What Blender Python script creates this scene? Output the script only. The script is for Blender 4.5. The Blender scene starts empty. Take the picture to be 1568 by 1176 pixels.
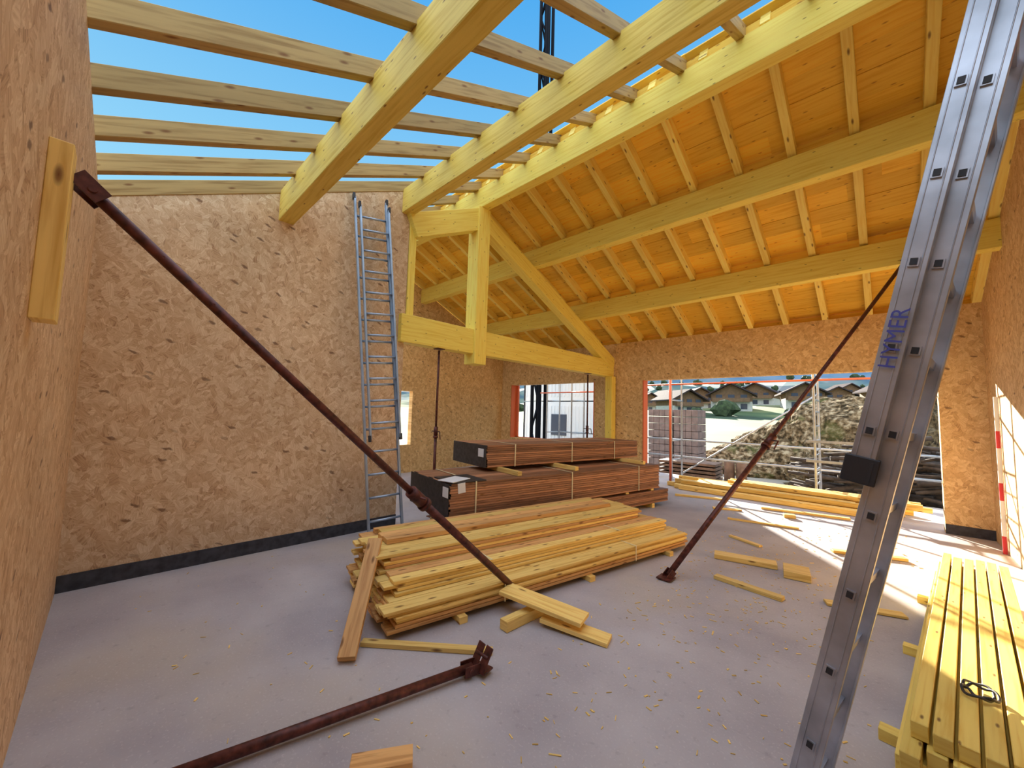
import bpy, math, random
from mathutils import Vector, Matrix, noise
random.seed(7)
S=bpy.context.scene
S.view_settings.view_transform='Standard'
S.view_settings.look='None'
S.view_settings.exposure=0.0
V=Vector
H=1.6
# ---------------------------------------------------------------- structure constants (metres)
XG=-5.01; YL=-.216; ZE=3.43; YE=8.74; YR=4.26; SL=.462; XR=1.035; XF=-8.92
def zl(y): return ZE+SL*(y-YL)          # rafter underside, left slope
def zr(y): return 3.41+SL*(YE-y)        # rafter underside, right slope

# ---------------------------------------------------------------- mesh builder
class MB:
    def __init__(s): s.v=[];s.f=[];s.uv=[];s.m=[];s.r=[];s.sm=[]
    def face(s,pts,uv=None,m=0,r=0.,smooth=False):
        i=len(s.v); s.v+= [tuple(p) for p in pts]; s.f.append(list(range(i,i+len(pts))))
        s.uv.append(uv or [(0,0)]*len(pts)); s.m.append(m); s.r.append(r); s.sm.append(smooth)
    def beam(s,a,b,w,h,up=(0,0,1),m=0,me=None,r=None):
        a=V(a);b=V(b);d=b-a;L=d.length;d=d/L;up=V(up)
        if abs(d.dot(up))>.98: up=V((1,0,0))
        sd=d.cross(up).normalized();u=sd.cross(d).normalized()
        if r is None: r=random.random()
        o=random.uniform(0,50);o2=random.uniform(0,50)
        if me is None: me=m
        P=lambda x,y,z:a+d*x*L+sd*y*w/2+u*z*h/2
        s.shared([P(x,y,z) for x in (0,1) for y in (-1,1) for z in (-1,1)],
          [(1,3,7,5),(0,4,6,2),(2,6,7,3),(0,1,5,4),(0,2,3,1),(4,5,7,6)],
          [[(o,o2),(o,o2+w),(o+L,o2+w),(o+L,o2)],[(o,o2+1),(o+L,o2+1),(o+L,o2+w+1),(o,o2+w+1)],
           [(o,o2+2),(o+L,o2+2),(o+L,o2+h+2),(o,o2+h+2)],[(o,o2+3),(o,o2+h+3),(o+L,o2+h+3),(o+L,o2+3)],
           [(o,o2),(o+.01,o2),(o+.01,o2+h),(o,o2+h)],[(o,o2),(o+.01,o2),(o+.01,o2+h),(o,o2+h)]],[m,m,m,m,me,me],r)
    def shared(s,vs,fs,uvs,ms,r):
        i=len(s.v); s.v+=[tuple(p) for p in vs]
        for f,u,m in zip(fs,uvs,ms):
            s.f.append([i+k for k in f]);s.uv.append(u);s.m.append(m);s.r.append(r);s.sm.append(False)
    def box(s,lo,hi,m=0,r=None):
        lo=V(lo);hi=V(hi);c=(lo+hi)/2;e=hi-lo
        k=max(range(3),key=lambda i:e[i])
        if k==0: s.beam((lo.x,c.y,c.z),(hi.x,c.y,c.z),e.y,e.z,(0,0,1),m,r=r)
        elif k==1: s.beam((c.x,lo.y,c.z),(c.x,hi.y,c.z),e.x,e.z,(0,0,1),m,r=r)
        else: s.beam((c.x,c.y,lo.z),(c.x,c.y,hi.z),e.y,e.x,(1,0,0),m,r=r)
    def tube(s,a,b,r0,r1=None,n=14,m=0,caps=True):
        a=V(a);b=V(b);d=(b-a);L=d.length;d/=L
        r1=r0 if r1 is None else r1
        up=V((0,0,1)) if abs(d.z)<.9 else V((1,0,0))
        x=d.cross(up).normalized();y=x.cross(d)
        i=len(s.v)
        for k in range(n):
            t=2*math.pi*k/n;q=x*math.cos(t)+y*math.sin(t)
            s.v.append(tuple(a+q*r0));s.v.append(tuple(b+q*r1))
        for k in range(n):
            j=(k+1)%n
            s.f.append([i+2*k,i+2*k+1,i+2*j+1,i+2*j]);s.uv.append([(0,k*.02),(L,k*.02),(L,k*.02+.02),(0,k*.02+.02)]);s.m.append(m);s.r.append(.5);s.sm.append(True)
        if caps:
            s.f.append([i+2*k for k in range(n)]);s.uv.append([(0,0)]*n);s.m.append(m);s.r.append(.5);s.sm.append(False)
            s.f.append([i+2*k+1 for k in range(n)][::-1]);s.uv.append([(0,0)]*n);s.m.append(m);s.r.append(.5);s.sm.append(False)
    def prism(s,poly,ax,lo,hi,m=0,r=.5):
        def P(p,t):
            q=list(p);q.insert(ax,t);return q
        n=len(poly);i=len(s.v)
        s.v+=[tuple(P(p,lo)) for p in poly]+[tuple(P(p,hi)) for p in poly]
        fs=[list(range(i,i+n))[::-1],list(range(i+n,i+2*n))]+[[i+k,i+(k+1)%n,i+n+(k+1)%n,i+n+k] for k in range(n)]
        for f in fs: s.f.append(f);s.uv.append([(0,0)]*len(f));s.m.append(m);s.r.append(r);s.sm.append(False)
    def obj(s,name,mats,bevel=0,parent=None):
        me=bpy.data.meshes.new(name);me.from_pydata(s.v,[],s.f)
        for mt in mats: me.materials.append(mt)
        uvl=me.uv_layers.new(name='UVMap');k=0
        for fi,p in enumerate(me.polygons):
            p.material_index=s.m[fi];p.use_smooth=s.sm[fi]
            for j in range(len(s.f[fi])): uvl.data[k].uv=s.uv[fi][j];k+=1
        at=me.attributes.new('rnd','FLOAT','FACE')
        at.data.foreach_set('value',s.r)
        me.update()
        import bmesh
        bm=bmesh.new();bm.from_mesh(me);bmesh.ops.recalc_face_normals(bm,faces=bm.faces);bm.to_mesh(me);bm.free()
        o=bpy.data.objects.new(name,me);S.collection.objects.link(o)
        if bevel:
            b=o.modifiers.new('bevel','BEVEL');b.width=bevel;b.segments=1;b.limit_method='ANGLE'
        if parent:
            o.parent=parent;o.matrix_parent_inverse=Matrix.Translation(-V(parent.location))
        return o
def empty(name,loc=(0,0,0)):
    e=bpy.data.objects.new(name,None);e.location=loc;e.empty_display_size=.1;S.collection.objects.link(e);return e

# ---------------------------------------------------------------- materials
class NT:
    def __init__(s,name):
        s.mat=bpy.data.materials.new(name);s.mat.use_nodes=True;s.t=s.mat.node_tree;s.b=s.t.nodes['Principled BSDF']
    def n(s,ty,**k):
        x=s.t.nodes.new(ty)
        for a,b in k.items(): setattr(x,a,b)
        return x
    def l(s,a,b): s.t.links.new(a,b)
    def math(s,op,a,b=None,clamp=False):
        x=s.n('ShaderNodeMath',operation=op,use_clamp=clamp)
        for i,q in enumerate((a,b)):
            if q is None: continue
            if isinstance(q,(int,float)): x.inputs[i].default_value=q
            else: s.l(q,x.inputs[i])
        return x.outputs[0]
    def mix(s,fac,a,b,bt='MIX'):
        x=s.n('ShaderNodeMix',data_type='RGBA',blend_type=bt)
        for i,q in ((0,fac),(6,a),(7,b)):
            if isinstance(q,(int,float)): x.inputs[i].default_value=q
            elif isinstance(q,tuple): x.inputs[i].default_value=(q+(1,))[:4]
            else: s.l(q,x.inputs[i])
        return x.outputs[2]
    def ramp(s,fac,stops,interp='LINEAR'):
        x=s.n('ShaderNodeValToRGB');cr=x.color_ramp;cr.interpolation=interp
        while len(cr.elements)<len(stops): cr.elements.new(.5)
        for e,(p,c) in zip(cr.elements,stops): e.position=p;e.color=(c+(1,))[:4] if isinstance(c,tuple) else (c,c,c,1)
        s.l(fac,x.inputs[0]);return x.outputs[0]
    def bump(s,h,strength=.3,dist=.01):
        x=s.n('ShaderNodeBump');x.inputs['Strength'].default_value=strength;x.inputs['Distance'].default_value=dist
        s.l(h,x.inputs['Height']);s.l(x.outputs[0],s.b.inputs['Normal'])
def plain(name,c,rough=.6,metal=0,nscale=0,namt=.2):
    t=NT(name);t.b.inputs['Roughness'].default_value=rough;t.b.inputs['Metallic'].default_value=metal
    if nscale:
        g=t.n('ShaderNodeNewGeometry');no=t.n('ShaderNodeTexNoise');no.inputs['Scale'].default_value=nscale;no.inputs['Detail'].default_value=4
        t.l(g.outputs['Position'],no.inputs['Vector'])
        dk=tuple(x*(1-namt) for x in c);lt=tuple(min(1,x*(1+namt)) for x in c)
        t.l(t.ramp(no.outputs[0],[(.3,dk),(.7,lt)]),t.b.inputs['Base Color'])
    else: t.b.inputs['Base Color'].default_value=c+(1,)
    return t.mat
def wood(name,c1,c2,knot=(.20,.08,.02),var=.3,rough=.6,ks=.045):
    t=NT(name);uv=t.n('ShaderNodeUVMap');
    mp=t.n('ShaderNodeMapping');mp.inputs['Scale'].default_value=(1.3,22,1);t.l(uv.outputs[0],mp.inputs[0])
    no=t.n('ShaderNodeTexNoise');no.inputs['Scale'].default_value=1.6;no.inputs['Detail'].default_value=4;no.inputs['Distortion'].default_value=.6
    t.l(mp.outputs[0],no.inputs['Vector'])
    c=t.ramp(no.outputs[0],[(.3,c2),(.52,c1),(.75,tuple(min(1,x*1.08) for x in c1))])
    m2=t.n('ShaderNodeMapping');m2.inputs['Scale'].default_value=(2.2,7,1);t.l(uv.outputs[0],m2.inputs[0])
    vo=t.n('ShaderNodeTexVoronoi');vo.voronoi_dimensions='2D';vo.inputs['Scale'].default_value=1.;t.l(m2.outputs[0],vo.inputs['Vector'])
    k=t.ramp(vo.outputs['Distance'],[(0,1.),(ks,.8),(ks*2.2,0.)])
    c=t.mix(k,c,knot)
    at=t.n('ShaderNodeAttribute',attribute_name='rnd')
    br=t.math('MULTIPLY_ADD',at.outputs['Fac'],var);br.node.inputs[2].default_value=1-var*.55
    h=t.n('ShaderNodeHueSaturation');t.l(br,h.inputs['Value']);t.l(c,h.inputs['Color'])
    t.l(h.outputs[0],t.b.inputs['Base Color']);t.b.inputs['Roughness'].default_value=rough
    t.b.inputs['Specular IOR Level'].default_value=.3
    return t.mat
def osb(name,ax,tint=(1,1,1)):
    # oriented strand board: flakes laid at random angles; ax = wall normal axis
    t=NT(name);g=t.n('ShaderNodeNewGeometry');sp=t.n('ShaderNodeSeparateXYZ');t.l(g.outputs['Position'],sp.inputs[0])
    cb=t.n('ShaderNodeCombineXYZ')
    a,b={0:(1,2),1:(0,2)}[ax]
    t.l(sp.outputs[a],cb.inputs[0]);t.l(sp.outputs[b],cb.inputs[1])
    wn=t.n('ShaderNodeTexNoise');wn.inputs['Scale'].default_value=16;wn.inputs['Detail'].default_value=2;t.l(cb.outputs[0],wn.inputs['Vector'])
    wv=t.n('ShaderNodeVectorMath',operation='MULTIPLY_ADD');t.l(wn.outputs['Color'],wv.inputs[0]);wv.inputs[1].default_value=(.05,.05,0);t.l(cb.outputs[0],wv.inputs[2])
    layers=[]
    for k,(sx,sy,off) in enumerate([(9,28,0),(13,36,7.3),(10,24,3.1)]):
        mp=t.n('ShaderNodeMapping');mp.inputs['Scale'].default_value=(sx,sy,1);mp.inputs['Location'].default_value=(off,off*2,0)
        vr0=t.n('ShaderNodeVectorRotate',rotation_type='Z_AXIS');vr0.inputs['Angle'].default_value=(.5,-.7,1.2)[k];t.l(wv.outputs[0],vr0.inputs['Vector'])
        t.l(vr0.outputs[0],mp.inputs[0])
        vo=t.n('ShaderNodeTexVoronoi');vo.voronoi_dimensions='2D';vo.inputs['Scale'].default_value=1;t.l(mp.outputs[0],vo.inputs['Vector'])
        sc=t.n('ShaderNodeSeparateColor');t.l(vo.outputs['Color'],sc.inputs[0])
        vr=t.n('ShaderNodeVectorRotate',rotation_type='Z_AXIS');t.l(cb.outputs[0],vr.inputs['Vector'])
        t.l(t.math('MULTIPLY',sc.outputs[0],2.6),vr.inputs['Angle'])
        m2=t.n('ShaderNodeMapping');m2.inputs['Scale'].default_value=(9,110,1);t.l(vr.outputs[0],m2.inputs[0])
        no=t.n('ShaderNodeTexNoise');no.noise_dimensions='2D';no.inputs['Scale'].default_value=1;no.inputs['Detail'].default_value=2;t.l(m2.outputs[0],no.inputs['Vector'])
        val=t.math('ADD',t.math('MULTIPLY',sc.outputs[1],.42),t.math('MULTIPLY',no.outputs[0],.75))
        layers.append((val,sc.outputs[2]))
    v=t.mix(t.ramp(layers[1][1],[(.45,0.),(.5,1.)]),layers[0][0],layers[1][0])
    v=t.mix(t.ramp(layers[2][1],[(.66,0.),(.7,1.)]),v,layers[2][0])
    T=lambda c:tuple(min(1,x*y) for x,y in zip(c,tint))
    c=t.ramp(v,[(.22,T((.42,.235,.125))),(.42,T((.62,.40,.225))),(.62,T((.70,.485,.29))),(.9,T((.84,.65,.43)))])
    mp=t.n('ShaderNodeMapping');mp.inputs['Scale'].default_value=(5,14,1)
    vr0=t.n('ShaderNodeVectorRotate',rotation_type='Z_AXIS');vr0.inputs['Angle'].default_value=.35;t.l(wv.outputs[0],vr0.inputs['Vector']);t.l(vr0.outputs[0],mp.inputs[0])
    vo=t.n('ShaderNodeTexVoronoi');vo.voronoi_dimensions='2D';vo.inputs['Scale'].default_value=1;t.l(mp.outputs[0],vo.inputs['Vector'])
    sc=t.n('ShaderNodeSeparateColor');t.l(vo.outputs['Color'],sc.inputs[0])
    dk=t.math('MULTIPLY',t.ramp(vo.outputs['Distance'],[(.12,1.),(.22,0.)]),t.ramp(sc.outputs[0],[(.88,0.),(.95,1.)]))
    c=t.mix(t.math('MULTIPLY',dk,.75),c,(.16,.07,.035))
    big=t.n('ShaderNodeTexNoise');big.inputs['Scale'].default_value=.9;big.inputs['Detail'].default_value=1;t.l(cb.outputs[0],big.inputs['Vector'])
    c=t.mix(1.,c,t.ramp(big.outputs[0],[(.3,.9),(.7,1.06)]),'MULTIPLY')
    t.l(c,t.b.inputs['Base Color']);t.b.inputs['Roughness'].default_value=.7;t.b.inputs['Specular IOR Level'].default_value=.25
    return t.mat
def concrete():
    t=NT('concrete_screed');g=t.n('ShaderNodeNewGeometry')
    def N(sc,d=4):
        n=t.n('ShaderNodeTexNoise');n.inputs['Scale'].default_value=sc;n.inputs['Detail'].default_value=d;t.l(g.outputs['Position'],n.inputs['Vector']);return n.outputs[0]
    c=t.ramp(N(1.3,6),[(.32,(.38,.34,.355)),(.68,(.53,.485,.485))])
    c=t.mix(t.ramp(N(.7),[(.5,0.),(.66,.5)]),c,(.52,.43,.32))
    c=t.mix(t.ramp(N(18,3),[(.62,0.),(.76,.35)]),c,(.24,.205,.205))
    c=t.mix(t.ramp(N(70,2),[(.58,0.),(.72,.35)]),c,(.68,.63,.60))
    t.l(c,t.b.inputs['Base Color']);t.b.inputs['Roughness'].default_value=.75;t.b.inputs['Specular IOR Level'].default_value=.35
    t.bump(N(40,3),.2,.004);return t.mat
M_beam=wood('wood_glulam_yellow',(.78,.57,.12),(.66,.43,.06),var=.12,ks=.025)
M_beamR=wood('wood_glulam_brightened',(.97,.75,.15),(.88,.62,.09),var=.1,ks=.02)  # brightened copy for ridge, right purlins and truss; ceiling light put into colour
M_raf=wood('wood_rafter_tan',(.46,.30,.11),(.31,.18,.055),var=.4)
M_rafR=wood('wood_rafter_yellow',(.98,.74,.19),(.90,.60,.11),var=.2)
M_sheath=wood('wood_sheathing_orange',(.97,.58,.065),(.86,.45,.03),knot=(.5,.2,.02),var=.34,ks=.03)
M_bd=wood('wood_board_yellow',(.88,.61,.19),(.70,.41,.09),var=.4)
M_bo=wood('wood_board_orange',(.74,.41,.15),(.50,.23,.07),var=.5)
M_bat=wood('wood_batten_yellow',(.95,.70,.17),(.84,.53,.09),var=.3,ks=.025)
M_br=wood('wood_cladding_brown',(.40,.19,.095),(.20,.085,.04),var=.8)
M_blk=plain('black_wrap',(.03,.028,.03),.5,0,20,.5)
M_sole=plain('bitumen_sole',(.045,.045,.055),.8,0,15,.4)
M_rust=plain('red_oxide_steel',(.105,.028,.02),.5,.3,25,.6)
M_alu=plain('aluminium',(.50,.53,.60),.38,.65,5,.3)
M_aluD=plain('aluminium_dark',(.03,.03,.035),.6)
M_galv=plain('galvanised_steel',(.42,.44,.47),.45,.6,12,.15)
M_red=plain('red_tape',(.60,.02,.04),.5)
M_white=plain('white_plastic',(.8,.8,.8),.5)
M_blue=plain('blue_paint',(.08,.09,.40),.5)
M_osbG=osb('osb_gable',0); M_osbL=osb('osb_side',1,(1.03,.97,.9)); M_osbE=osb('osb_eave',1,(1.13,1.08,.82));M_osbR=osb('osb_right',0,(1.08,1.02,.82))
M_con=concrete()

# ---------------------------------------------------------------- shell
m=MB();m.box((-9.2,-.5,-.2),(1.3,11.2,0));m.obj('floor',[M_con])
m=MB();m.box((-9.1,YL-.2,0),(XR+.2,YL,ZE),r=.5);m.obj('wall_left',[M_osbL])
m=MB();m.prism([(YL,0),(2.88,0),(2.88,zl(2.88)),(YL,zl(YL))],0,XG-.16,XG);m.obj('wall_gable',[M_osbG])
m=MB()
for lo,hi in [((-9.1,YE,0),(-8.5,YE+.2,3.41)),((-8.5,YE,0),(-5.5,YE+.2,.85)),((-8.5,YE,2.47),(-5.5,YE+.2,3.41)),((-5.5,YE,0),(-4.15,YE+.2,3.41)),
              ((-4.15,YE,2.46),(.56,YE+.2,3.41)),((.56,YE,0),(XR+.2,YE+.2,3.41))]: m.box(lo,hi,r=.5)
m.obj('wall_back',[M_osbE])
m=MB()
pts=lambda y0,y1,z0,z1:[(y0,z0),(y1,z0),(y1,z1),(y0,z1)]
x0,x1=XF-.16,XF
m.prism([(YL,0),(4.3,0),(4.3,zl(YR)),(YL,zl(YL))],0,x0,x1);m.prism(pts(4.3,5.46,0,.71),0,x0,x1)
m.prism([(4.3,2.09),(5.46,2.09),(5.46,zr(5.46)),(4.3,zr(4.3))],0,x0,x1);m.prism([(5.46,0),(YE,0),(YE,3.41),(5.46,zr(5.46))],0,x0,x1)
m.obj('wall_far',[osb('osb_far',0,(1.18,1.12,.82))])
m=MB();m.prism([(YL,0),(YE,0),(YE,3.41),(YR,zr(YR)),(YL,zl(YL))],0,XR,XR+.18);m.obj('wall_right',[M_osbR])
m=MB();m.box((XG,YL,0),(XG+.012,2.88,.14));m.obj('baseboard_gable',[M_sole])
m=MB();m.box((.56,YE-.012,0),(XR,YE,.14));m.obj('baseboard_back',[M_sole])
m=MB()
for x,z0,z1 in [(-4.15,0,2.46),(-8.5,.85,2.47),(-5.5,.85,2.47)]:
    m.box((x-.012,YE-.006,z0),(x+.012,YE+.21,z1))
m.box((-8.5,YE+.2,.85),(-8.4,YE+.26,2.47));m.box((-8.5,YE+.2,.83),(-5.5,YE+.24,.87))
m.obj('trim_1',[plain('membrane_orange',(.75,.16,.05),.6)])
# ---------------------------------------------------------------- roof
BD=.36
def purlin(name,y,zb,x0=-9.2,x1=1.3,mat=M_beam):
    m=MB();m.beam((x0,y,zb+BD/2),(x1,y,zb+BD/2),.16,BD,m=0);return m.obj(name,[mat],.006)
purlin('ridge_beam',YR,zr(YR)-BD,mat=M_beamR)
purlin('roof_purlin',5.66,zr(5.66)-BD,mat=M_beamR);purlin('roof_purlin',7.276,zr(7.276)-BD,mat=M_beamR)
purlin('roof_purlin',1.27,zl(1.27)-BD,XG-.1);purlin('roof_purlin',2.83,zl(2.83)-BD,XG-.1)
RH=.14
m=MB();ex=.5*RH/math.cos(math.atan(SL))
x=-8.63
while x<1.2:
    m.beam((x,YL-.35,zl(YL-.35)+ex),(x,YR+.03,zl(YR+.03)+ex),.08,RH,m=0);x+=.59
m.beam((XG-.05,YL-.35,zl(YL-.35)+ex),(XG-.05,YR,zl(YR)+ex),.12,RH)
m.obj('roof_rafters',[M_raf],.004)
RH2=.16;ex2=.5*RH2/math.cos(math.atan(SL))
m=MB();x=-8.87
while x<1.2:
    m.beam((x,YR-.03,zr(YR-.03)+ex2),(x,YE+.55,zr(YE+.55)+ex2),.09,RH2);x+=.58
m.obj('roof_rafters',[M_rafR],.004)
m=MB();y=YR-.05
dz=RH2/math.cos(math.atan(SL))+.012
while y<YE+.55:
    L=.245
    xs=[-9.3]
    while xs[-1]<1.35: xs.append(min(1.35,xs[-1]+random.uniform(1.8,3.6)))
    for a,b in zip(xs,xs[1:]):
        y2=y+L
        j=random.uniform(-.006,.006)
        m.beam((a,(y+y2)/2,zr((y+y2)/2)+dz+j),(b,(y+y2)/2,zr((y+y2)/2)+dz+j),L/math.cos(math.atan(SL))+.002,.024,up=(0,SL,1))
    y+=L
m.obj('ceiling',[M_sheath])
m=MB()
for yy in (YR,5.66,7.276,YE+.1):
    z=zr(yy)+ex2
    m.box((-9.1,yy-.02,z-.075),(1.2,yy+.02,z+.04))
m.obj('roof_blocking',[M_sheath])
# ---------------------------------------------------------------- truss
tr=empty('roof_truss',(XG,YR,2.57))
def T(name,fn,bev=.006):
    mm=MB();fn(mm);mm.obj(name,[M_beamR],bev,parent=tr)
T('bottom_chord',lambda q:q.beam((XG-.02,2.78,2.775),(XG-.02,YE,2.775),.2,.41))
T('king_post',lambda q:q.box((XG-.15,YR-.14,2.40),(XG+.12,YR+.12,zr(YR)-BD)))
T('rafter_right',lambda q:q.beam((XG,YR+.05,zr(YR+.05)-BD-.17),(XG,YE,zr(YE)-BD-.17),.19,.3))
T('rafter_left',lambda q:q.beam((XG,2.9,zl(2.9)-BD-.19),(XG,YR-.05,zl(YR-.05)-BD-.19),.19,.36))
T('edge_stud',lambda q:q.box((XG-.12,2.885,2.98),(XG+.02,3.0,zl(2.9)-BD)))
T('column',lambda q:q.box((XG-.02,YE-.24,0),(XG+.16,YE-.04,2.57)))
# ---------------------------------------------------------------- steel props
def prop(name,a,b,split=.55,plate=True,r=.03):
    a=V(a);b=V(b);d=(b-a).normalized();j=a.lerp(b,split)
    e=empty(name,a)
    def add(nm,mm,mat=M_rust): mm.obj(nm,[mat],parent=e)
    mm=MB();mm.tube(a+d*.04,j,r);add('outer_tube',mm)
    mm=MB();mm.tube(j-d*.1,b-d*.03,r*.78)
    k=.35
    while k<(b-j).length-.3:
        q=j+d*k;s=d.cross(V((0,0,1)))
        if s.length<.1: s=V((1,0,0))
        s.normalize();mm.tube(q-s*r*.8,q+s*r*.8,.006,n=8);k+=.12
    add('inner_tube',mm)
    mm=MB();mm.tube(j-d*.06,j+d*.07,r*1.45);mm.tube(j-d*.10,j-d*.07,r*1.7);s=d.cross(V((0,0,1)))
    if s.length<.1: s=V((1,0,0))
    s.normalize();u=s.cross(d)
    mm.tube(j-s*.10,j+s*.10,.008,n=8);mm.tube(j+s*.10,j+s*.12-d*.12,.008,n=8);add('adjusting_nut',mm)
    mm=MB()
    for q,dd in ((a,1),(b,-1)):
        hor=V((d.x,d.y,0))
        if hor.length<.05: mm.beam(q,q+d*dd*.012,.13,.13)
        else:
            mm.tube(q+d*dd*.06-s*.045,q+d*dd*.06+s*.045,.014,n=10)
            for sg in(-1,1): mm.beam(q+s*sg*.035,q+s*sg*.035+d*dd*.1,.008,.06,up=u)
    add('hinge_plates',mm)
    if abs(d.z)<.95 and plate:
        mm=MB();mm.box(a+V((-.07,-.07,0)),a+V((.07,.07,.012)));add('foot_plate',mm)
    return e
prop('steel_prop',(-2.34,2.61,.012),(-2.14,-.155,2.43),.42,r=.028)
prop('steel_prop',(-1.63,3.94,.012),(.26,7.17,3.80),.36,r=.028)
prop('steel_prop',(XG,3.5,0),(XG,3.5,2.57),.5,r=.022)
prop('steel_prop',(XG,7.69,0),(XG,7.69,2.57),.5,r=.022)
e=prop('steel_prop',(-1.86,1.68,.05),(-2.32,-.15,.04),.93,plate=False,r=.026)
m=MB()
for s_ in (-1,1): m.beam((-1.85+s_*.035,1.66,.03),(-1.84+s_*.035,1.73,.16),.008,.06,up=(1,0,0))
m.beam((-1.9,1.69,.03),(-1.79,1.71,.03),.09,.012);m.tube((-1.9,1.7,.11),(-1.79,1.7,.11),.010)
m.obj('fork_head',[M_rust],.003,parent=e)
m=MB();m.beam((-2.08,YL+.03,1.87),(-2.08,YL+.03,2.50),.11,.06,up=(0,1,0));m.obj('wall_plank',[M_bd],.003)

# ---------------------------------------------------------------- ladders
def ladder(name,foot,top,wdir,width,stile=(.075,.026),pitch=.28,z0=.18,mat=M_alu,sq=True,holes=True,parent=None):
    foot=V(foot);top=V(top);d=(top-foot).normalized();L=(top-foot).length;wd=V(wdir).normalized();wd=(wd-d*wd.dot(d)).normalized()
    u=d.cross(wd).normalized()
    e=parent or empty(name,foot)
    def add(nm,mm,mt,bv=0): mm.obj(nm,mt,bv,parent=e)
    sd,st=stile
    mm=MB()
    for k in (0,1):
        c=foot+wd*width*k
        inn=1 if k==0 else -1
        mm.beam(c,c+d*L,st*.35,sd,up=u)
        for s in (-1,1): mm.beam(c+u*s*(sd/2-.004)+wd*inn*st*.4,c+u*s*(sd/2-.004)+d*L+wd*inn*st*.4,st,.008,up=u)
        if holes:
            for s in (-1,1): mm.beam(c+u*s*sd*.28-wd*inn*st*.2,c+u*s*sd*.28-wd*inn*st*.2+d*L,.003,.004,up=u)
    add('stiles',mm,[mat],.002)
    mm=MB();q=z0
    while q<L-.08:
        c=foot+d*q
        mm.beam(c-wd*.012,c+wd*(width+.012),.03,.026,up=u) if sq else mm.tube(c,c+wd*width,.014,n=10)
        if holes:
            for k in (0,1):
                s=-1 if k==0 else 1
                cc=c+wd*width*k+wd*s*.013
                mm.beam(cc-wd*.001,cc+wd*s*.0015,.022,.018,up=u,m=1)  # raised dark boxes paint the shade inside the hollow rung ends
        q+=pitch
    add('rungs',mm,[mat,M_aluD])
    mm=MB()
    for k in (0,1):
        for en in (foot,foot+d*L):
            c=en+wd*width*k;mm.beam(c-d*.03,c+d*.05,st*1.3,sd*1.08,up=u)
    add('end_caps',mm,[M_aluD],.003)
    return e
fb=V((-.33,1.80,.03));slope=V((.222,0,1)).normalized();wd_=V((.14,1,0))
e=ladder('extension_ladder',fb,fb+slope*5.0,wd_,.40,z0=.17)
off=V((-1,0,.222)).normalized()*.052
b2=fb+slope*1.42+off-wd_*.03
ladder('x',b2,b2+slope*3.9,wd_,.46,z0=.15,parent=e,stile=(.064,.026))
mm=MB()
c=b2+slope*1.95-wd_*.012;mm.beam(c-off*1.1,c-off*1.1+slope*.04,.02,.16,up=off)
c=b2;mm.beam(c-slope*.03,c+slope*.06,.04,.09,up=off)
mm.obj('guide_brackets',[M_aluD],.003,parent=e)
mm=MB()
for k in range(10):
    z=2.2+k*.14;x=.395+.012*(z-2.3)+.006*math.sin(k*1.3)
    mm.beam((x,1.96+.01*math.sin(k),z),(x+.002,1.96+.01*math.sin(k+1),z+.14),.07,.003,m=k%2,up=(0,1,0))
mm.obj('warning_tape',[M_red,M_white],parent=e)
tx=bpy.data.curves.new('lettering','FONT');tx.body='HYMER';tx.size=.062;tx.extrude=.0006
o=bpy.data.objects.new('lettering',tx);S.collection.objects.link(o);tx.materials.append(M_blue)
xa=slope
wdn=(wd_.normalized()-xa*wd_.normalized().dot(xa)).normalized();za=-wdn;ya=za.cross(xa)
Mx=Matrix((xa,ya,za)).transposed().to_4x4();Mx.translation=b2+slope*.36-wdn*.016-ya*.022
o.parent=e;o.matrix_parent_inverse=Matrix.Translation(-V(e.location));o.matrix_basis=Mx
# ladder on gable wall
f1=V((-4.55,2.27,.03));t1=V((XG+.05,2.02,4.38))
M_alb=plain('aluminium_bluish',(.42,.52,.66),.4,.6,5,.15)
e=ladder('leaning_ladder',f1,t1,(.25,.97,0),.42,stile=(.06,.024),z0=.2,pitch=.28,holes=False,sq=False,mat=M_alb)
d=(t1-f1).normalized();f2=f1+d*1.2+V((.07,.04,0))
ladder('x',f2,f2+d*3.05,(.25,.97,0),.38,stile=(.055,.022),z0=.2,pitch=.28,holes=False,sq=False,parent=e,mat=M_alb)

# ---------------------------------------------------------------- lumber
def pack(mm,org,ang,rows,m_fn,me=None,jit=.03,gap=.004):
    e=V((math.sin(ang),math.cos(ang),0));n=V((-math.cos(ang),math.sin(ang),0));org=V(org)
    for (w0,w1,z0,th,bw,l0,l1) in rows:
        w=w0
        while w<w1-.02:
            b=min(bw,w1-w)
            j=random.uniform(-jit,jit);j2=random.uniform(-jit,jit)
            a=org+n*(w+b/2)+e*(l0+j)+V((0,0,z0+th/2));c=org+n*(w+b/2+random.uniform(-.3,.3)*gap)+e*(l1+j2)+V((0,0,z0+th/2))
            mm.beam(a,c,b-gap,th-.003,m=m_fn(),me=me);w+=b
def cross(mm,org,ang,w0,w1,ls,z0,h,m=0):
    e=V((math.sin(ang),math.cos(ang),0));n=V((-math.cos(ang),math.sin(ang),0));org=V(org)
    for l in ls: mm.beam(org+n*w0+e*l+V((0,0,z0+h/2)),org+n*w1+e*l+V((0,0,z0+h/2)),.07,h,m=m)
def onpack(org,ang,w,l,z):
    e=V((math.sin(ang),math.cos(ang),0));n=V((-math.cos(ang),math.sin(ang),0));return V(org)+n*w+e*l+V((0,0,z))
M_strap=plain('strap',(.8,.72,.45),.4)
A=V((-2.50,1.49,0));an=.19
eA=empty('lumber_pile',A)
m=MB()
cross(m,A,an,-.05,1.1,(.5,1.9,3.2),0,.05)
rows=[]
z=.05
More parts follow.
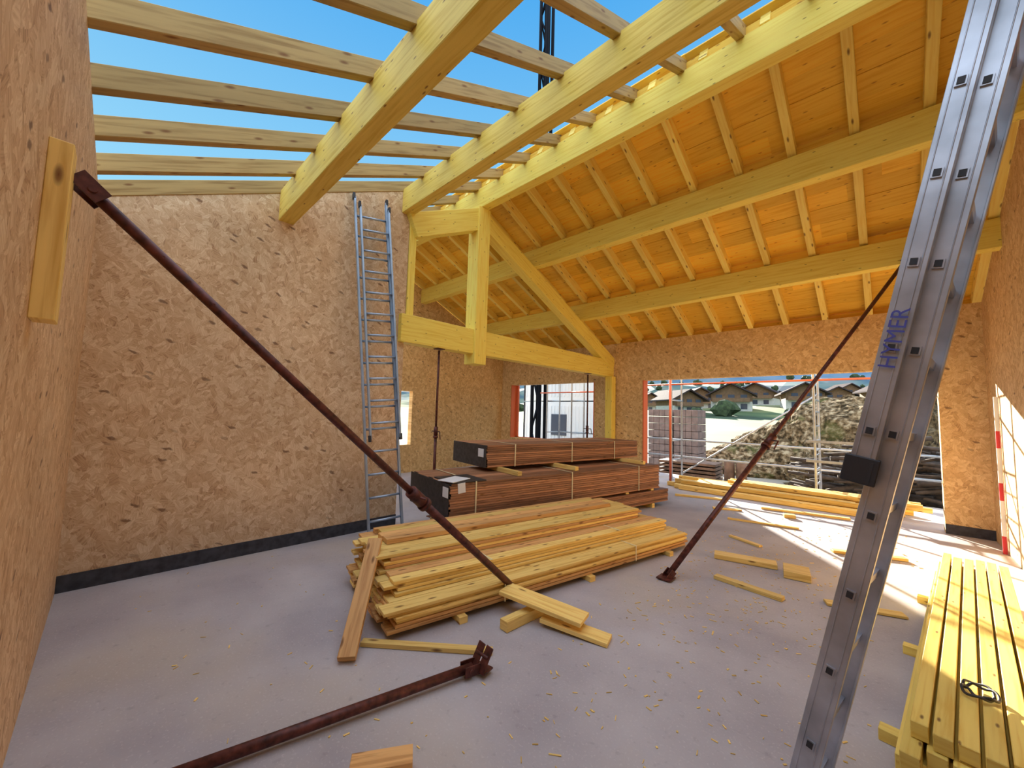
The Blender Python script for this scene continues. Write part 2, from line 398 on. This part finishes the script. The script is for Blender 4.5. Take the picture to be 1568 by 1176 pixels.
for k in range(6): rows.append((random.uniform(-.012,.012),1.17,z,.026,.145,random.uniform(-.06,.05),3.6));z+=.026
for k in range(4): rows.append((.2+random.uniform(-.02,.02),1.17,z,.027,.12,random.uniform(-.03,.1),3.45));z+=.027
for k in range(4): rows.append((.44+random.uniform(-.02,.02),1.17,z,.028,.14,random.uniform(-.02,.12),3.3));z+=.028
rows.append((.70,1.12,z,.045,.12,.12,3.0));z+=.045
pack(m,A,an,rows,lambda:random.choice([0,0,1]),jit=.05,gap=.007)
m.obj('boards',[M_bd,M_bo],.002,parent=eA)
m=MB()
for l in (.9,2.6):
    m.beam(onpack(A,an,-.015,l,.05),onpack(A,an,-.015,l,.208),.014,.004,up=(1,0,0));m.beam(onpack(A,an,.2,l,.316),onpack(A,an,.44,l,.316),.014,.003)
    m.beam(onpack(A,an,-.015,l,.209),onpack(A,an,.2,l,.209),.014,.003)
m.obj('strapping',[M_strap],parent=eA)
B=V((-3.72,2.84,0));an2=.17
eB=empty('cladding_stack',B)
m=MB()
cross(m,B,an2,-.02,1.1,(.3,1.6,2.9,4.0),0,.08,1)
rows=[]
for k in range(8): rows.append((-.02,1.05,.08+k*.027,.027,.14,.25,4.45))
for k in range(14): rows.append((0,1.15,.33+k*.0295,.0295,.16,0,4.2))
pack(m,B,an2,rows,lambda:0,me=2,jit=.014,gap=.006)
cross(m,B,an2,0,1.1,(.5,1.8,3.3,4.0),.30,.03,1)
cross(m,B,an2,.1,1.1,(1.1,2.2,3.9),.745,.06,1)
C=(-4.15,3.80,0)
rows=[(0,.98,.806+k*.029,.029,.16,0,3.5) for k in range(11)]
pack(m,C,an2,rows,lambda:0,me=2,jit=.014,gap=.006)
m.obj('boards',[M_br,M_bd,M_blk],.002,parent=eB)
m=MB()
m.beam(onpack(B,an2,-.004,-.022,.535),onpack(B,an2,1.155,-.022,.535),.01,.41,m=0)
m.beam(onpack(B,an2,.0,-.03,.64),onpack(B,an2,.14,-.03,.64),.006,.12,m=1)
m.beam(onpack(C,an2,-.004,-.022,.965),onpack(C,an2,.985,-.022,.965),.01,.32,m=0)
m.beam(onpack(C,an2,.05,-.03,1.01),onpack(C,an2,.2,-.03,1.01),.006,.12,m=1)
m.beam(onpack(B,an2,.25,.02,.752),onpack(B,an2,.25,.5,.752),.5,.012,m=0)
m.beam(onpack(B,an2,.1,-.02,.762),onpack(B,an2,.22,.28,.77),.25,.01,m=1)
m.beam(onpack(B,an2,.002,.1,.68),onpack(B,an2,.0,.2,.69),.008,.12,m=1)
m.obj('wrapping',[M_blk,M_white],.002,parent=eB)
m=MB()
for org,ang,w,l,z0,z1 in [(B,an2,1.15,.35,.33,.748),(B,an2,1.15,2.0,.33,.748),(B,an2,1.15,3.6,.33,.748),(C,an2,.98,.5,.80,1.128),(C,an2,.98,1.7,.80,1.128),(C,an2,.98,2.8,.80,1.128)]:
    p=lambda ww,zz:onpack(org,ang,ww,l,zz)
    m.beam(p(-.004,z0),p(-.004,z1),.02,.004,up=(1,0,0));m.beam(p(-.004,z1+.002),p(w,z1+.002),.02,.003)
m.obj('strapping',[M_strap],parent=eB)
m=MB();D=(.44,2.46,0);a3=.095
cross(m,D,a3,-.02,.56,(.35,1.5,2.7),0,.06)
rows=[(0,.50,.06,.075,.08,.1,3.4),(0,.46,.135,.075,.076,0,3.5),(0,.43,.21,.075,.072,0.02,3.55)]
pack(m,D,a3,rows,lambda:0,jit=.07,gap=.013)
m.obj('batten_stack',[M_bat],.003)
def board(name,a,b,w,h,mat=M_bd,up=(0,0,1)):
    m=MB();m.beam(a,b,w,h,up=up);return m.obj(name,[mat],.002)
board('leaning_board',(-2.49,1.14,.03),(-3.14,1.63,.50),.11,.045,M_bo)
board('loose_board',(-2.62,1.30,.017),(-1.94,1.88,.017),.055,.03)
board('loose_board',(-2.30,2.35,.165),(-1.64,2.52,.105),.19,.03)
board('loose_board',(-1.95,2.42,.05),(-1.46,2.56,.016),.14,.03)
board('wood_block',(-2.08,2.12,.04),(-2.05,2.62,.04),.08,.075)
board('loose_board',(-1.30,4.35,.02),(-.72,4.27,.02),.08,.035)
board('loose_board',(-1.50,5.0,.03),(-.92,5.15,.03),.16,.05)
board('wood_block',(-.84,5.02,.04),(-.62,5.06,.04),.28,.07)
board('loose_board',(-1.9,7.0,.015),(-1.0,7.2,.015),.05,.025)
board('loose_board',(-.45,4.5,.015),(.05,4.7,.015),.10,.02)
board('wood_block',(-1.56,1.04,.045),(-1.70,.82,.045),.10,.085,M_bo)
board('loose_board',(-2.3,7.6,.015),(-1.9,7.8,.015),.09,.025)
board('loose_board',(-.55,6.3,.02),(.1,6.6,.02),.09,.03)
board('loose_board',(-1.6,6.0,.015),(-1.2,5.8,.015),.06,.025)
board('wood_block',(-1.3,7.9,.03),(-1.15,7.95,.03),.12,.055)
m=MB()
for k in range(11):
    x=random.uniform(-4.0,-3.4);y=9.0+k*.10
    m.beam((x,y,.05),(x+random.uniform(2.8,3.9),y+random.uniform(-.03,.03),.05),.09,.09)
for k in range(7):
    x=random.uniform(-3.8,-3.0);y=9.2+k*.11
    m.beam((x,y,.145),(x+random.uniform(2.4,3.6),y+random.uniform(-.02,.02),.145),.09,.08)
for k in range(4):
    x=random.uniform(-2.8,-2.0);m.beam((x,9.45+k*.12,.235),(x+2.8,9.4+k*.12,.235),.09,.07)
m.obj('terrace_timber_pile',[M_bd],.003)
board('loose_board',(-1.7,8.3,.02),(-.5,8.55,.02),.09,.035)
board('loose_board',(-3.2,8.2,.02),(-2.4,8.5,.02),.08,.035)
cu=bpy.data.curves.new('strap_coil','CURVE');cu.dimensions='3D';cu.bevel_depth=.006
sp=cu.splines.new('NURBS');N=26;sp.points.add(N-1)
for i in range(N):
    t=i/N*4*math.pi;rr=.055+.018*math.sin(1.3*t)
    sp.points[i].co=(.27+rr*math.cos(t),3.05+rr*1.2*math.sin(t),.297+.012*(i%3),1)
sp.use_endpoint_u=True
o=bpy.data.objects.new('strap_coil',cu);S.collection.objects.link(o);cu.materials.append(M_blk)
m=MB()
for k in range(1100):
    if random.random()<.65: x=random.gauss(-.9,.8);y=random.gauss(3.8,1.6)
    else: x=random.uniform(-4.8,.2);y=random.uniform(.2,8.5)
    if not(-4.9<x<.9 and 0<y<8.6): continue
    if x<-1.8 and 1.4<y<6.5: continue
    if x<-2.5 and y>2.6: continue
    if x>-.1 and 2.3<y<6.3: continue
    t=random.uniform(0,6.3);l=random.uniform(.008,.035)*(1.8 if random.random()<.08 else 1)
    m.beam((x,y,.002),(x+l*math.cos(t),y+l*math.sin(t),.003),random.uniform(.003,.010),.003)
m.obj('wood_chips',[M_bd])
m=MB()
for k in range(9):
    m.beam((1.005,7.95,k*.22),(1.005,7.95,.22+k*.22),.035,.02,m=0 if k%3==0 else 1,up=(0,1,0))
m.obj('barrier_board',[M_red,M_white])

# ---------------------------------------------------------------- outside
def terr(x,y):
    if y<22: base=-.35-.02*(y-11)
    else:
        t=y-22; base=-.57+ .026*t + .00014*t*t if t<240 else -.57+.026*240+.00014*240*240+(t-240)*.20
    n=noise.noise(V((x*.012,y*.012,0)))*(min(1,max(0,(y-90)/250))*22)+noise.noise(V((x*.05,y*.05,3)))*min(1,max(0,(y-20)/60))*.8
    return base+n
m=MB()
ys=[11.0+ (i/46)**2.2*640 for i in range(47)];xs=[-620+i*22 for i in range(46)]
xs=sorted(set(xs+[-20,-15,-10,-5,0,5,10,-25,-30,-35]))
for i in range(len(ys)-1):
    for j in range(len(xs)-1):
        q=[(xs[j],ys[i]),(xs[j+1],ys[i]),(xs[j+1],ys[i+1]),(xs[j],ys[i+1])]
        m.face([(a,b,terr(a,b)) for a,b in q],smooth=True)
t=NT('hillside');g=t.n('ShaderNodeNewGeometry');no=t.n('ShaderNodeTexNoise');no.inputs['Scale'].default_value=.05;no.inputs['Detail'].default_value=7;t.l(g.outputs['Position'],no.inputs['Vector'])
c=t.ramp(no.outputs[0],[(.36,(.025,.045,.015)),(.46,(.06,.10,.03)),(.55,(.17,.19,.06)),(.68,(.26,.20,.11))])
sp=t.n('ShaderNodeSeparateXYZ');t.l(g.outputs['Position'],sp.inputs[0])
c=t.mix(t.ramp(t.math('DIVIDE',sp.outputs[1],600),[(.3,0.),(.75,.85)]),c,(.12,.22,.36))  # distance haze painted into the hill colour, bluer with depth
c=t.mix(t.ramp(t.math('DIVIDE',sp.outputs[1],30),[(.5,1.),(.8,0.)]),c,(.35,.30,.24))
t.l(c,t.b.inputs['Base Color']);t.b.inputs['Roughness'].default_value=.9
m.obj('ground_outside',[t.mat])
m=MB();m.box((-40,-30,-.5),(30,11.0,-.25));m.obj('ground_yard',[plain('gravel_yard',(.40,.36,.31),.9,0,3,.3)])
M_hw=plain('house_render',(.62,.58,.52),.8,0,2,.1);M_hw2=plain('house_timber',(.22,.12,.06),.8,0,2,.2)
M_hr=plain('house_roof',(.07,.05,.05),.9,0,2,.3);M_hr.node_tree.nodes['Principled BSDF'].inputs['Specular IOR Level'].default_value=.1
M_hg=plain('house_glass',(.05,.06,.09),.2)
HP=[]
def house(x,y,w,d,h,rot):
    z=terr(x,y)-.8;m=MB();HP.append((x,y))
    m.box((-w/2,-d/2,0),(w/2,d/2,h*.6));m.box((-w/2+.02,-d/2+.02,h*.6),(w/2-.02,d/2-.02,h),m=3)
    m.prism([(-w/2,h),(w/2,h),(0,h+w*.28)],1,-d/2,d/2,m=3)
    for sg in (-1,1):
        m.prism([(0,h+w*.28+.05),(0,h+w*.28+.4),(sg*(w/2+1.1),h-.15),(sg*(w/2+1.1),h-.5)],1,-d/2-1.2,d/2+1.2,m=1)
    for k in range(3):
        for zz in (.9,h*.6+.4):
            xx=-w/2+1.2+k*w*.3
            m.box((xx,-d/2-.06,zz),(xx+1.4,-d/2,zz+1.3),m=2)
    m.box((-w/2+.4,-d/2-1,h*.58),(w/2-.4,-d/2,h*.6),m=3);m.box((-w/2+.4,-d/2-1,h*.6),(w/2-.4,-d/2-.9,h*.6+.9),m=3)
    o=m.obj('village_house',[M_hw,M_hr,M_hg,M_hw2]);o.location=(x,y,z);o.rotation_euler=(0,0,rot)
k=0
for (x,y,r) in [(-40,105,.9),(-29,112,.2),(-44,130,.6),(-16,124,.3),(-52,150,.8),(-30,146,.0),(0,140,.4),(-66,140,.9),(-42,172,.5),(-12,165,.2),(-75,180,.9),(16,165,-.2),(-26,188,.5),(-56,205,.3),(4,200,.1),(-95,150,.9),(-115,190,.6),(-70,230,.4),(-36,222,.0),(-14,228,.6),(22,215,.2),(-90,220,.5),(-50,248,.2)]:
    house(x,y,8+(k%3),9,4.2+.4*(k%2),r);k+=1
M_leaf=plain('foliage',(.045,.065,.022),.9,0,1.5,.6)
import bmesh
def blob(name,cs,mat,seed=0,amp=.3,sub=3,fr=2.,parent=None):
    bm=bmesh.new()
    for (x,y,z,rx,ry,rz) in cs:
        r=bmesh.ops.create_icosphere(bm,subdivisions=sub,radius=1)
        for v in r['verts']:
            n=noise.noise(v.co*fr+V((x+seed,y,z)))+.5*noise.noise(v.co*fr*3+V((x,y+seed,z)))+.3*noise.noise(v.co*fr*8+V((x,y,z)))
            co=v.co*(1+amp*n);v.co=V((x+co.x*rx,y+co.y*ry,z+co.z*rz))
    me=bpy.data.meshes.new(name);bm.to_mesh(me);bm.free();me.materials.append(mat)
    o=bpy.data.objects.new(name,me);S.collection.objects.link(o)
    if parent: o.parent=parent
    return o
cs=[]
while len(cs)<130:
    x=random.uniform(-130,30);y=random.uniform(90,330)
    if min(math.hypot(x-a,y-b) for a,b in HP)<11: continue
    z=terr(x,y);r=random.uniform(.8,2.0)
    cs.append((x,y,z+r*.7,r*1.2,r,r*1.1))
blob('hedge_trees',cs,M_leaf,sub=2,amp=.5)
t=NT('spoil_heap');g=t.n('ShaderNodeNewGeometry');no=t.n('ShaderNodeTexNoise');no.inputs['Scale'].default_value=7;no.inputs['Detail'].default_value=8;t.l(g.outputs['Position'],no.inputs['Vector'])
c=t.ramp(no.outputs[0],[(.38,(.05,.035,.018)),(.52,(.22,.15,.08)),(.66,(.50,.39,.24))])
n2=t.n('ShaderNodeTexNoise');n2.inputs['Scale'].default_value=1.3;n2.inputs['Detail'].default_value=4;t.l(g.outputs['Position'],n2.inputs['Vector'])
c=t.mix(t.ramp(n2.outputs[0],[(.56,0.),(.66,.6)]),c,(.12,.13,.04))
t.l(c,t.b.inputs['Base Color']);t.b.inputs['Roughness'].default_value=1.;t.b.inputs['Specular IOR Level'].default_value=.1;t.bump(no.outputs[0],.7,.15)
sm=empty('spoil_mound',(0,0,0))
blob('earth',[(-.8,18.5,-.5,3.2,2.4,2.9),(-2.6,18.2,-.5,2.6,1.8,1.9),(-4.2,17.6,-.5,2.0,1.6,1.1)],t.mat,amp=.16,sub=5,fr=1.8,parent=sm)
blob('brambles',[(1.8,18.3,-.4,1.9,1.6,3.4),(.3,14.9,-.4,1.5,.9,1.9),(-1.2,14.9,-.4,1.1,.8,1.1)],plain('bramble',(.14,.10,.05),.95,0,14,.9),seed=4,amp=.45,sub=5,fr=3.5,parent=sm)
m=MB()
for k in range(150):
    x=random.uniform(-2.0,1.0);y=random.uniform(12.2,13.6);z=random.uniform(-.2,1.3)*(1-abs(x+.2)/3.2);t_=random.uniform(-.5,.5)
    m.tube((x,y,z),(x+.9*math.cos(t_),y+.9*math.sin(t_)*.4,z+random.uniform(-.2,.3)),random.uniform(.02,.06),n=7)
m.obj('log_pile',[plain('bark',(.07,.05,.038),.9,0,8,.5)])
m=MB()
for px in (-6.9,-5.9):
    for lv in range(8):
        for bx in range(4):
            m.box((px+bx*.22,15,-.25+lv*.27),(px+bx*.22+.21,15.9,-.25+lv*.27+.255))
    for s in (0,.4,.8): m.box((px+s*.9,14.95,-.37),(px+s*.9+.1,15.95,-.25))
m.obj('block_pallets',[plain('concrete_block',(.24,.17,.15),.9,0,4,.3)],.01)
m=MB()
for k in range(6): m.beam((-5.2,12.4,-.3+k*.11),(-3.6,12.5,-.3+k*.11),.9,.07)
for x in (-3.2,-2.9): m.tube((x,12.0,-.35),(x,12.0,.45),.13)
m.obj('formwork_stack',[plain('formwork',(.20,.12,.08),.8,0,6,.4)],.004)
m=MB()
for z0 in (-.3,2.25):  # upper container is added to block low sun through the left window
    m.box((-13.6,15,z0),(-9.2,17.4,z0+2.5))
    for k in range(22): m.box((-13.5+k*.2,14.97,z0+.2),(-13.42+k*.2,15,z0+2.3))
    m.box((-11.8,14.94,z0+.9),(-10.9,14.99,z0+1.9),m=1)
    for x in (-13.65,-9.2): m.box((x,14.95,z0),(x+.08,15.05,z0+2.5),m=2)
m.obj('site_container_sun_block',[plain('container_white',(.78,.80,.82),.5),M_hg,M_aluD],.01)
m=MB()
R_=.024
for x in (-8.2,-7.2,-6.2,-4.05,-1.10,1.6):
    for y in (10.15,10.85):
        m.tube((x,y,0),(x,y,5.2),R_);m.tube((x,y,.0),(x,y,.03),.07)
    for z in (.5,1.0,2.05,3.0,4.0): m.tube((x,10.15,z),(x,10.85,z),R_*.8)
for z in (1.0,.55): m.tube((-8.2,10.85,z),(1.6,10.85,z),R_)
m.tube((-4.05,10.85,.1),(-1.1,10.85,2.2),R_*.8)
for z in (.76,1.16): m.box((-1.25,10.1,z),(-.2,10.12,z+.05))
for z in (.3,.6,.9,1.2,1.5,1.8): m.tube((-1.1,10.15,z),(-1.1,10.85,z),.014)
m.obj('scaffolding',[M_galv])
m=MB();m.tube((-5.2,10.05,2.45),(1.6,10.05,2.45),.022);m.tube((-8.4,10.05,2.3),(-5.3,10.05,2.3),.022);m.tube((-4.0,9.95,0),(-4.0,9.95,2.6),.03)
m.obj('scaffold_rail',[plain('rail_orange',(.55,.12,.05),.5)])
m=MB();cx,cy=-10.9,12.9
for dx,dy in ((-.2,-.2),(.2,-.2),(.2,.2),(-.2,.2)): m.tube((cx+dx,cy+dy,-.3),(cx+dx,cy+dy,30),.075)
z=-.3;k=0
while z<29:
    a=(-.2,.2) if k%2 else (.2,-.2)
    m.tube((cx+a[0],cy-.2,z),(cx+a[1],cy-.2,z+1.2),.035,n=6);m.tube((cx-.2,cy+a[0],z),(cx-.2,cy+a[1],z+1.2),.035,n=6);z+=1.2;k+=1
m.tube((cx,cy,-.3),(cx,cy,30),.12,n=8)
m.tube((cx+.42,cy-.3,3),(cx+.42,cy-.3,30),.03,n=6)
m.beam((cx-.3,cy-.4,13.0),(cx+.5,cy-.4,13.0),.2,.5)
mt=plain('mast_dark',(.006,.008,.014),.9);mt.node_tree.nodes['Principled BSDF'].inputs['Specular IOR Level'].default_value=.1
m.obj('crane_mast',[mt])

# ---------------------------------------------------------------- light
w=bpy.data.worlds.new('World');S.world=w;w.use_nodes=True;nt=w.node_tree;bg=nt.nodes['Background']
tc=nt.nodes.new('ShaderNodeTexCoord');sx=nt.nodes.new('ShaderNodeSeparateXYZ');nt.links.new(tc.outputs['Generated'],sx.inputs[0])
cr=nt.nodes.new('ShaderNodeValToRGB');nt.links.new(sx.outputs[2],cr.inputs[0])
el=cr.color_ramp.elements;el[0].position=0;el[0].color=(.84,.94,1,1);el[1].position=.8;el[1].color=(.06,.39,.88,1)
e3=el.new(.3);e3.color=(.38,.77,.98,1)
nt.links.new(cr.outputs[0],bg.inputs[0]);bg.inputs[1].default_value=1.0
def sun(name,frm,energy,ang,col):
    l=bpy.data.lights.new(name,'SUN');l.energy=energy;l.angle=math.radians(ang);l.color=col
    o=bpy.data.objects.new(name,l);S.collection.objects.link(o);o.rotation_euler=V(frm).to_track_quat('Z','Y').to_euler();return o
az=V((-.60,.80,0)).normalized();el_=math.radians(16)
sun('sun',az*math.cos(el_)+V((0,0,math.sin(el_))),24.,.5,(1,.93,.80))
sun('sky_fill',(.15,-.25,1),3.5,110,(1,.97,.96))  # added wide fill lamp on top of the world sky, brightens the interior

# ---------------------------------------------------------------- camera
yaw,pit,roll,f=.7712,.0746,.0278,592.74
F=V((-math.sin(yaw)*math.cos(pit),math.cos(yaw)*math.cos(pit),math.sin(pit)));R=V((math.cos(yaw),math.sin(yaw),0));U=R.cross(F)
R2=R*math.cos(roll)+U*math.sin(roll);U2=-R*math.sin(roll)+U*math.cos(roll)
cam=bpy.data.cameras.new('camera');cam.sensor_width=36;cam.lens=36*f/1568;cam.clip_start=.02;cam.clip_end=2000
co=bpy.data.objects.new('camera',cam);S.collection.objects.link(co)
M=Matrix((R2,U2,-F)).transposed().to_4x4();M.translation=V((0,0,H));co.matrix_world=M
S.camera=co
